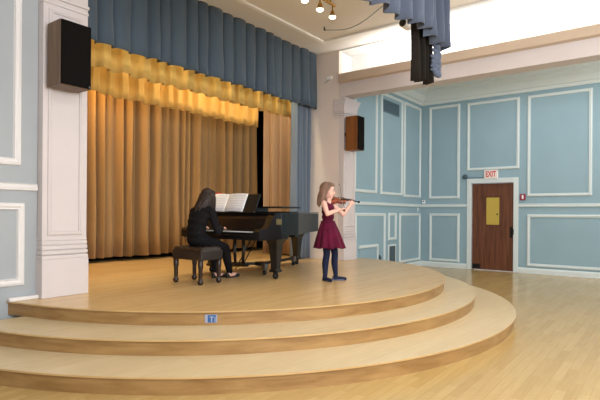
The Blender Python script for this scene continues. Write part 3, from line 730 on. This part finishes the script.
# hair: cap, back fall and locks
b = NB(); Eh = lambda p, r: ellipsoid(b, P(*p), r, R3)
Eh((-.026, 0, .036), (.098, .086, .094)); Eh((-.05, 0, -.02), (.072, .084, .09)); Eh((.028, .0, .092), (.055, .066, .030))
rr = random.Random(9)
for i in range(26):
    a = math.radians(92+176*i/25); ca, sa = math.cos(a), math.sin(a); L_ = rr.uniform(.16, .26)
    top = (-.02+.075*ca, .080*sa, .03); mid = (-.03+.090*ca, .093*sa, -.07); low = (-.034+.085*ca+rr.uniform(-.008, .008), .096*sa+rr.uniform(-.01, .01), -.07-L_*.5); tip = (-.036+.075*ca, .085*sa+rr.uniform(-.015, .015), -.05-L_*.72)
    limb(b, [P(*top), P(*mid), P(*low), P(*tip)], [.013, .015, .011, .004], 8)
for sd in (1, -1):      # locks framing the face
    for j in range(3): limb(b, [P(.045-.02*j, .045*sd, .088), P(.018-.018*j, .078*sd, .03), P(-.004-.018*j, .086*sd, -.06), P(-.01-.016*j, .080*sd, -.16)], [.014, .016, .014, .006], 8)
fuse('hair', b, 'hair_brown', G, .0048, 1)
# dress: fitted bodice + flared skirt
b = NB(); torso_c(b, .007)
limb(b, [(0, -.088, 1.03), (.02, -.085, .97)], [.036, .034]); limb(b, [(0, .088, 1.03), (.02, .085, .97)], [.036, .034])
dr = fuse('dress_bodice', b, 'dress_burgundy', G, .006, 4)
b = NB(); NS = 96; rows = []
for j in range(17):
    f = j/16; z = .80-(.80-.445)*f
    rr_ = .090+(.205-.090)*(f**.80); rp = .020*f**1.2
    row = []
    for i in range(NS):
        a = 2*PI*i/NS; w = rr_+rp*(math.sin(11*a+.6)+.5*math.sin(5*a+1.7+f))
        row.append(b.verts.new((.006+.034*f+w*math.cos(a)*(.98), .006*f+w*math.sin(a)*1.04, z+.008*f*math.sin(7*a))))
    rows.append(row)
for j in range(16):
    for i in range(NS): b.faces.new((rows[j][i], rows[j+1][i], rows[j+1][(i+1) % NS], rows[j][(i+1) % NS]))
sk = obj('dress_skirt', b, 'dress_burgundy', G, True); sd = sk.modifiers.new('t', 'SOLIDIFY'); sd.thickness = .004
b = NB()
tube(b, [(.006+.089*math.cos(2*PI*i/32), .104*math.sin(2*PI*i/32), .795) for i in range(33)], .010, 8); obj('waistband', b, 'dress_burgundy', G, True)
b = NB(); girl_legs(b, .003); feet(b, .003); fuse('tights', b, 'tights_navy', G, .006, 3)
for idx, mname in ((0, 'shoe_dark'), (1, 'shoe_grey_blue')):
    (x, y), a = fa[idx], fang[idx]; d = Vector((math.cos(a), math.sin(a), 0)); p = Vector((x, y, 0)); b = NB()
    limb(b, [p-d*.022+Vector((0, 0, .030)), p+d*.05+Vector((0, 0, .020)), p+d*.12+Vector((0, 0, .020))], [.028, .027, .023])
    lat = Vector((-d.y, d.x, 0))
    prism(b, [tuple((p+d*xx+lat*yy)[:2]) for xx, yy in ((-.045, -.02), (.03, -.026), (.09, -.03), (.138, -.012), (.138, .012), (.09, .03), (.03, .026), (-.045, .02))], .0, .014)
    fuse('shoe', b, mname, G, .0045, 2)
# ---- violin (local frame: x along to the scroll, y left, z out of the belly)
VB = Vector((-.004, .039, 1.105)); vd = Vector((.7, .7, -.05)).normalized()
vn = Vector((.50, -.50, .75)); vn = (vn-vd*vn.dot(vd)).normalized(); vl = vn.cross(vd)
Gm = Matrix.Translation((GX, GY, ZS)) @ Matrix.Rotation(math.radians(-80), 4, 'Z')
Vm = Matrix(((vd.x, vl.x, vn.x, VB.x), (vd.y, vl.y, vn.y, VB.y), (vd.z, vl.z, vn.z, VB.z), (0, 0, 0, 1)))
V = thing('violin', 'reddish brown violin held under the chin of the standing girl', 'violin'); V.matrix_world = Gm @ Vm
k = .80
half = [(0, 0), (.002, .03), (.012, .062), (.04, .082), (.075, .087), (.105, .078), (.122, .062), (.128, .060), (.140, .053), (.160, .049), (.180, .052), (.192, .060), (.197, .061), (.212, .064), (.245, .070), (.275, .070), (.305, .055), (.322, .03), (.327, 0)]
half = [(x*k, y*k) for x, y in half]; out = half+[(x, -y) for x, y in half[-2:0:-1]]
b = NB()
prism(b, [(x*.985+.002, y*.96) for x, y in out], -.028, .0); obj('ribs', b, 'violin_varnish', V)
def plate(bm, zb, h, sgn):
    cx = .16*k; rings = []
    for f, zz in ((1.0, 0), (.985, .35), (.86, .6), (.6, .85), (.3, 1.0)): rings.append([bm.verts.new((cx+(x-cx)*f, y*f, zb+sgn*h*zz)) for x, y in out])
    n = len(out)
    for i in range(len(rings)-1):
        for j in range(n): bm.faces.new((rings[i][j], rings[i][(j+1) % n], rings[i+1][(j+1) % n], rings[i+1][j]))
    bm.faces.new(rings[-1]); bm.faces.new(rings[0][::-1]); bmesh.ops.recalc_face_normals(bm, faces=bm.faces)
b = NB(); plate(b, 0, .013, 1); obj('belly', b, 'violin_varnish', V, True)
b = NB(); plate(b, -.028, .012, -1); obj('back', b, 'violin_varnish', V, True)
b = NB(); tube(b, [(.315*k, 0, -.012), (.36*k, 0, -.004), (.455*k, 0, -.002)], [.014, .011, .009], 10, flat=.8); obj('neck', b, 'violin_varnish', V, True)
b = NB(); tube(b, [(.45*k, 0, -.002), (.50*k, 0, -.008), (.545*k, 0, -.018), (.565*k, 0, -.020)], [.010, .009, .007, .007], 10); lathe(b, [(.013, -.011), (.015, -.007), (.015, .007), (.013, .011)], 16, (.572*k, 0, -.016), 'Y'); obj('scroll', b, 'ebony', V, True)
b = NB(); prism_axis(b, [(.21*k, .022), (.455*k, .008), (.455*k, .012), (.21*k, .028)], -.013, .013, 'Y'); obj('fingerboard', b, 'ebony', V)
b = NB(); box(b, .195*k-.0025, .195*k+.0025, -.017, .017, .010, .030); obj('bridge', b, 'horsehair', V)
b = NB(); prism(b, [(.01, -.008), (.085*k, -.017), (.085*k, .017), (.01, .008)], .014, .022); obj('tailpiece', b, 'ebony', V)
b = NB(); ellipsoid(b, (.03, .035, .016), (.028, .034, .010)); obj('chin_rest', b, 'ebony', V, True)
for y in (-.0105, -.0035, .0035, .0105):
    b = NB(); tube(b, [(.08*k, y, .022), (.195*k, y, .0315), (.455*k, y*.6, .014)], .0009, 6); obj('string', b, 'steel', V)
for x, sd in ((.48, 1), (.50, -1), (.52, 1), (.535, -1)):
    b = NB(); tube(b, [(x*k, 0, -.008), (x*k, sd*.022, -.008)], .0025, 8); ellipsoid(b, (x*k, sd*.027, -.008), (.003, .007, .006), seg=10); obj('peg', b, 'ebony', V, True)
for sd in (1, -1):
    b = NB(); pts = [(.175*k+.028*s_, sd*(.030+.006*math.sin(s_*PI)), .0118-.003*abs(s_)) for s_ in (-1, -.6, 0, .6, 1)]; tube(b, pts, .0018, 6); obj('sound_hole', b, 'ebony', V)
# ---- bow
tip = Vector((.006, .375, 1.318)); frog = wr+((HB-wr)+Vector((.02, .05, 0))).normalized()*.082+Vector((.0, .0, -.018)); bd = (tip-frog).normalized()
BW = thing('violin_bow', 'thin upright violin bow in the hand of the standing girl', 'bow'); BW.matrix_world = Gm
sdir = Vector((.25, .25, .6)); sdir = (sdir-bd*sdir.dot(bd)).normalized()     # stick lies off the hair
b = NB(); L_ = (tip-frog).length
pts = [frog-bd*.03+sdir*.012+(tip-frog)*0] + [frog+bd*L_*s_+sdir*(.014-.010*math.sin(PI*s_)) for s_ in (0, .2, .4, .6, .8, .97)]
tube(b, pts, [.0042]*2+[.004, .0037, .0034, .0031, .003], 8); obj('stick', b, 'shoe_dark', BW, True)
b = NB(); tube(b, [frog+bd*.01-sdir*.002, tip-bd*.012-sdir*.004], .0022, 8, flat=2.0); obj('bow_hair', b, 'horsehair', BW)
b = NB(); tube(b, [frog-bd*.012+sdir*.003, frog+bd*.025+sdir*.003], [.010, .009], 8); obj('frog', b, 'ebony', BW)
b = NB(); tube(b, [tip-bd*.02+sdir*.013, tip+bd*.004+sdir*.008, tip-bd*.008-sdir*.006], [.0035, .005, .003], 8); obj('bow_tip', b, 'ebony', BW)
# ---- pianist
Q = thing('person', 'pianist in black with long dark hair seated on bench playing piano', 'person', (4.33, 4.92, ZS))
ST = .475
def torso_a(bm, k=0.):
    for z, x, rx, ry in ((ST+.08, -.005, .105, .150), (ST+.15, -.02, .10, .145), (ST+.23, -.015, .095, .142), (ST+.31, .005, .10, .152), (ST+.38, .030, .10, .165), (ST+.43, .055, .085, .155)):
        ellipsoid(bm, (x, 0, z), (rx+k, ry+k, .085+k))
    limb(bm, [(.085, -.125, ST+.455), (.085, .125, ST+.455)], [.052+k, .052+k])
S_R, S_L = (.085, -.168, ST+.44), (.085, .168, ST+.44)
E_R, E_L = (.15, -.225, .655), (.19, .235, .665)
H_R, H_L = Vector((.495, .03, .715)), Vector((.50, .40, .715))
def arms_a(bm, k=0., full=True):
    out_ = []
    for S_, E_, H_ in ((S_R, E_R, H_R), (S_L, E_L, H_L)):
        w = Vector(E_).lerp(H_, .66); limb(bm, [S_, tuple(Vector(S_).lerp(Vector(E_), .5)), E_, tuple(Vector(E_).lerp(w, .4)), tuple(w)], [.052+k, .047+k, .040+k, .037+k, .026+k]); out_.append((w, H_))
    return out_
def legs_a(bm, k=0.):
    for hip, kn, an in (((.01, -.075, ST+.075), (.405, -.10, .425), (.585, -.005, .085)), ((.01, .08, ST+.075), (.39, .13, .425), (.455, .13, .085))):
        m1 = tuple(kn[i]*.6+an[i]*.4 for i in range(3))
        limb(bm, [hip, tuple(hip[i]*.5+kn[i]*.5 for i in range(3)), kn, m1, an], [.084+k, .076+k, .054+k, .052+k, .034+k])
AF = (((.585, -.005), math.radians(3)), ((.455, .13), math.radians(-6)))
b = NB(); torso_a(b)
limb(b, [(.09, 0, ST+.45), (.125, 0, ST+.52), (.155, 0, ST+.58)], [.062, .050, .048])
RP, PP = head(b, (.175, .0, 1.095), math.radians(12), math.radians(20), 1.05)
for w, H_ in arms_a(b):
    hand(b, w, (H_-w)+Vector((.03, 0, -.005)), (.1, 0, -1), 1 if H_.y < .1 else -1, 1.0, .42)
legs_a(b)
for (p2, a) in AF:
    d = Vector((math.cos(a), math.sin(a), 0)); p = Vector((p2[0], p2[1], .035)); limb(b, [p+Vector((0, 0, .05)), p-d*.03, p+d*.08, p+d*.16-Vector((0, 0, .006))], [.034, .033, .032, .025])
fuse('body', b, 'skin_adult', Q, .0052, 4)
face_parts(Q, PP, RP, 1.05)
b = NB(); torso_a(b, .010); arms_a(b, .008); limb(b, [(.09, 0, ST+.455), (.115, 0, ST+.49)], [.068, .060]); fuse('sweater', b, 'black_knit', Q, .0075, 3)
b = NB(); legs_a(b, .009); ellipsoid(b, (-.005, 0, ST+.085), (.112, .158, .085)); fuse('trousers', b, 'black_trouser', Q, .0075, 3)
for (p2, a) in AF:
    d = Vector((math.cos(a), math.sin(a), 0)); lat = Vector((-d.y, d.x, 0)); p = Vector((p2[0], p2[1], 0)); b = NB()
    limb(b, [p-d*.03+Vector((0, 0, .034)), p-d*.045+Vector((0, 0, .05))], [.034, .03]); limb(b, [p-d*.03+Vector((0, 0, .022)), p+d*.07+Vector((0, 0, .018)), p+d*.12+Vector((0, 0, .026)), p+d*.175+Vector((0, 0, .022))], [.03, .03, .034, .026])
    prism(b, [tuple((p+d*xx+lat*yy)[:2]) for xx, yy in ((-.065, -.024), (.05, -.03), (.12, -.038), (.20, -.015), (.20, .015), (.12, .038), (.05, .03), (-.065, .024))], 0, .016)
    fuse('shoe', b, 'shoe_black', Q, .0055, 2)
b = NB(); Eh = lambda p, r: ellipsoid(b, PP(*p), r, RP)
Eh((-.026, 0, .038), (.098, .083, .096)); Eh((-.055, 0, -.03), (.070, .078, .10)); Eh((.03, 0, .094), (.06, .072, .034))
rr = random.Random(19)
for i in range(34):
    a = math.radians(80+200*i/33); ca, sa = math.cos(a), math.sin(a); L_ = rr.uniform(.13, .25)
    top = PP(-.02+.078*ca, .080*sa, .035); mid = PP(-.03+.090*ca, .088*sa, -.06)
    low = mid+Vector((-.035+.02*ca, .004*sa, -L_*.5)); tipp = low+Vector((-.03+rr.uniform(-.012, .012), rr.uniform(-.03, .03), -L_*.42))
    limb(b, [top, mid, low, tipp], [.015, .016, .012, .004], 8)
for sd in (1, -1):
    for j in range(1, 6):
        q0, q1 = PP(.07-.022*j, .05*sd, .08), PP(.058-.024*j, .080*sd, .02); dz = rr.uniform(.8, 1.15)
        limb(b, [q0, q1, q1+Vector((-.004, .008*sd, -.10*dz)), q1+Vector((-.012+rr.uniform(-.01, .01), .012*sd, -.19*dz))], [.015, .016, .013, .005], 8)
fuse('hair', b, 'hair_dark', Q, .0055, 1)
# ------------------------------------------------------------------ lights
def area(name, loc, target, sx, sy, power, col, spread=None):
    l = bpy.data.lights.new(name, 'AREA'); l.shape = 'RECTANGLE'; l.size = sx; l.size_y = sy; l.energy = power; l.color = col
    if spread: l.spread = math.radians(spread)
    o = bpy.data.objects.new(name, l); C.objects.link(o); o.location = loc
    o.rotation_euler = (Vector(target)-Vector(loc)).to_track_quat('-Z', 'Y').to_euler(); return o
def spot(name, loc, target, power, col, size, blend=.5, rad=.05):
    l = bpy.data.lights.new(name, 'SPOT'); l.energy = power; l.color = col; l.spot_size = math.radians(size); l.spot_blend = blend; l.shadow_soft_size = rad
    o = bpy.data.objects.new(name, l); C.objects.link(o); o.location = loc
    o.rotation_euler = (Vector(target)-Vector(loc)).to_track_quat('-Z', 'Y').to_euler(); return o
def flat(name, x0, x1, y0, y1, z, power, col, up=False):
    l = bpy.data.lights.new(name, 'AREA'); l.shape = 'RECTANGLE'; l.size = x1-x0; l.size_y = y1-y0; l.energy = power; l.color = col
    o = bpy.data.objects.new(name, l); C.objects.link(o); o.location = ((x0+x1)/2, (y0+y1)/2, z); o.rotation_euler = (PI if up else 0, 0, 0); return o
flat('hall_light', .5, 6.0, -1.5, 1.2, 4.35, 105, (1, .99, .92))
area('window_light', (1.0, -3.6, 2.6), (6.5, 5, 1.4), 6, 3.0, 230, (.91, .97, 1))
area('ceiling_fill', (1.5, -2.0, 2.6), (5.5, 3.5, 4.5), 2.5, 1.5, 200, (1, .97, 1))  # unseen fill added only to brighten the hall ceiling, no real fitting
flat('aisle_light', 9.4, 11.0, -1, 3.6, 4.3, 60, (.97, .98, 1))
flat('cove_light', 8.25, 8.45, -3.5, 4.3, 3.89, 135, (1, .99, .97), True)
flat('aisle_fill', 9.2, 11.2, -3.6, -1.8, 2.6, 150, (.97, 1, 1), True)  # floating fill added out of view to lift the aisle ceiling and crown
flat('stage_light', 3.1, 7.7, 5.92, 5.99, 4.42, 78, (1, .86, .56))
flat('stage_light', 3.1, 7.8, 6.45, 6.65, 4.25, 20, (1, .92, .68))
area('stage_light', (5.4, 7.2, 4.2), (5.4, 8.1, 1.6), 5.0, .2, 36, (1, .78, .48))
flat('stage_light', 2.9, 4.6, 7.3, 7.6, 4.1, 75, (1, .60, .20))
flat('stage_light', 5.2, 7.8, 6.4, 6.6, 4.25, 45, (1, .86, .64))
for x in (5.51, 5.88, 6.21):
    spot('track_spot', (x, 4.08, CZ-.30), (x-1.2, 5.2, .4), 11, (1, .84, .60), 80, .8, .05)
w = bpy.data.worlds.new('world'); bpy.context.scene.world = w; w.use_nodes = True
bg = w.node_tree.nodes['Background']; bg.inputs['Color'].default_value = (.86, .92, 1, 1); bg.inputs['Strength'].default_value = .8
# ------------------------------------------------------------------ camera
cam = bpy.data.cameras.new('camera'); cam.sensor_width = 36; cam.sensor_fit = 'HORIZONTAL'
cam.lens = 492.3/600*36; cam.shift_y = 14.1/600; cam.clip_start = .05; cam.clip_end = 100
co = bpy.data.objects.new('camera', cam); C.objects.link(co); co.location = (0, 0, 1.3)
al = .644
fwd = Vector((math.cos(al), math.sin(al), 0)); right = Vector((math.sin(al), -math.cos(al), 0)); up = Vector((0, 0, 1))
ro = .00735
r2 = right*math.cos(ro)+up*math.sin(ro); u2 = up*math.cos(ro)-right*math.sin(ro)
mw = Matrix((( r2.x, u2.x, -fwd.x, 0), (r2.y, u2.y, -fwd.y, 0), (r2.z, u2.z, -fwd.z, 1.3), (0, 0, 0, 1)))
co.matrix_world = mw
bpy.data.scenes.remove(WORK)
sc = bpy.context.scene; sc.camera = co
sc.view_settings.view_transform = 'Standard'; sc.view_settings.look = 'None'; sc.view_settings.exposure = -0.06
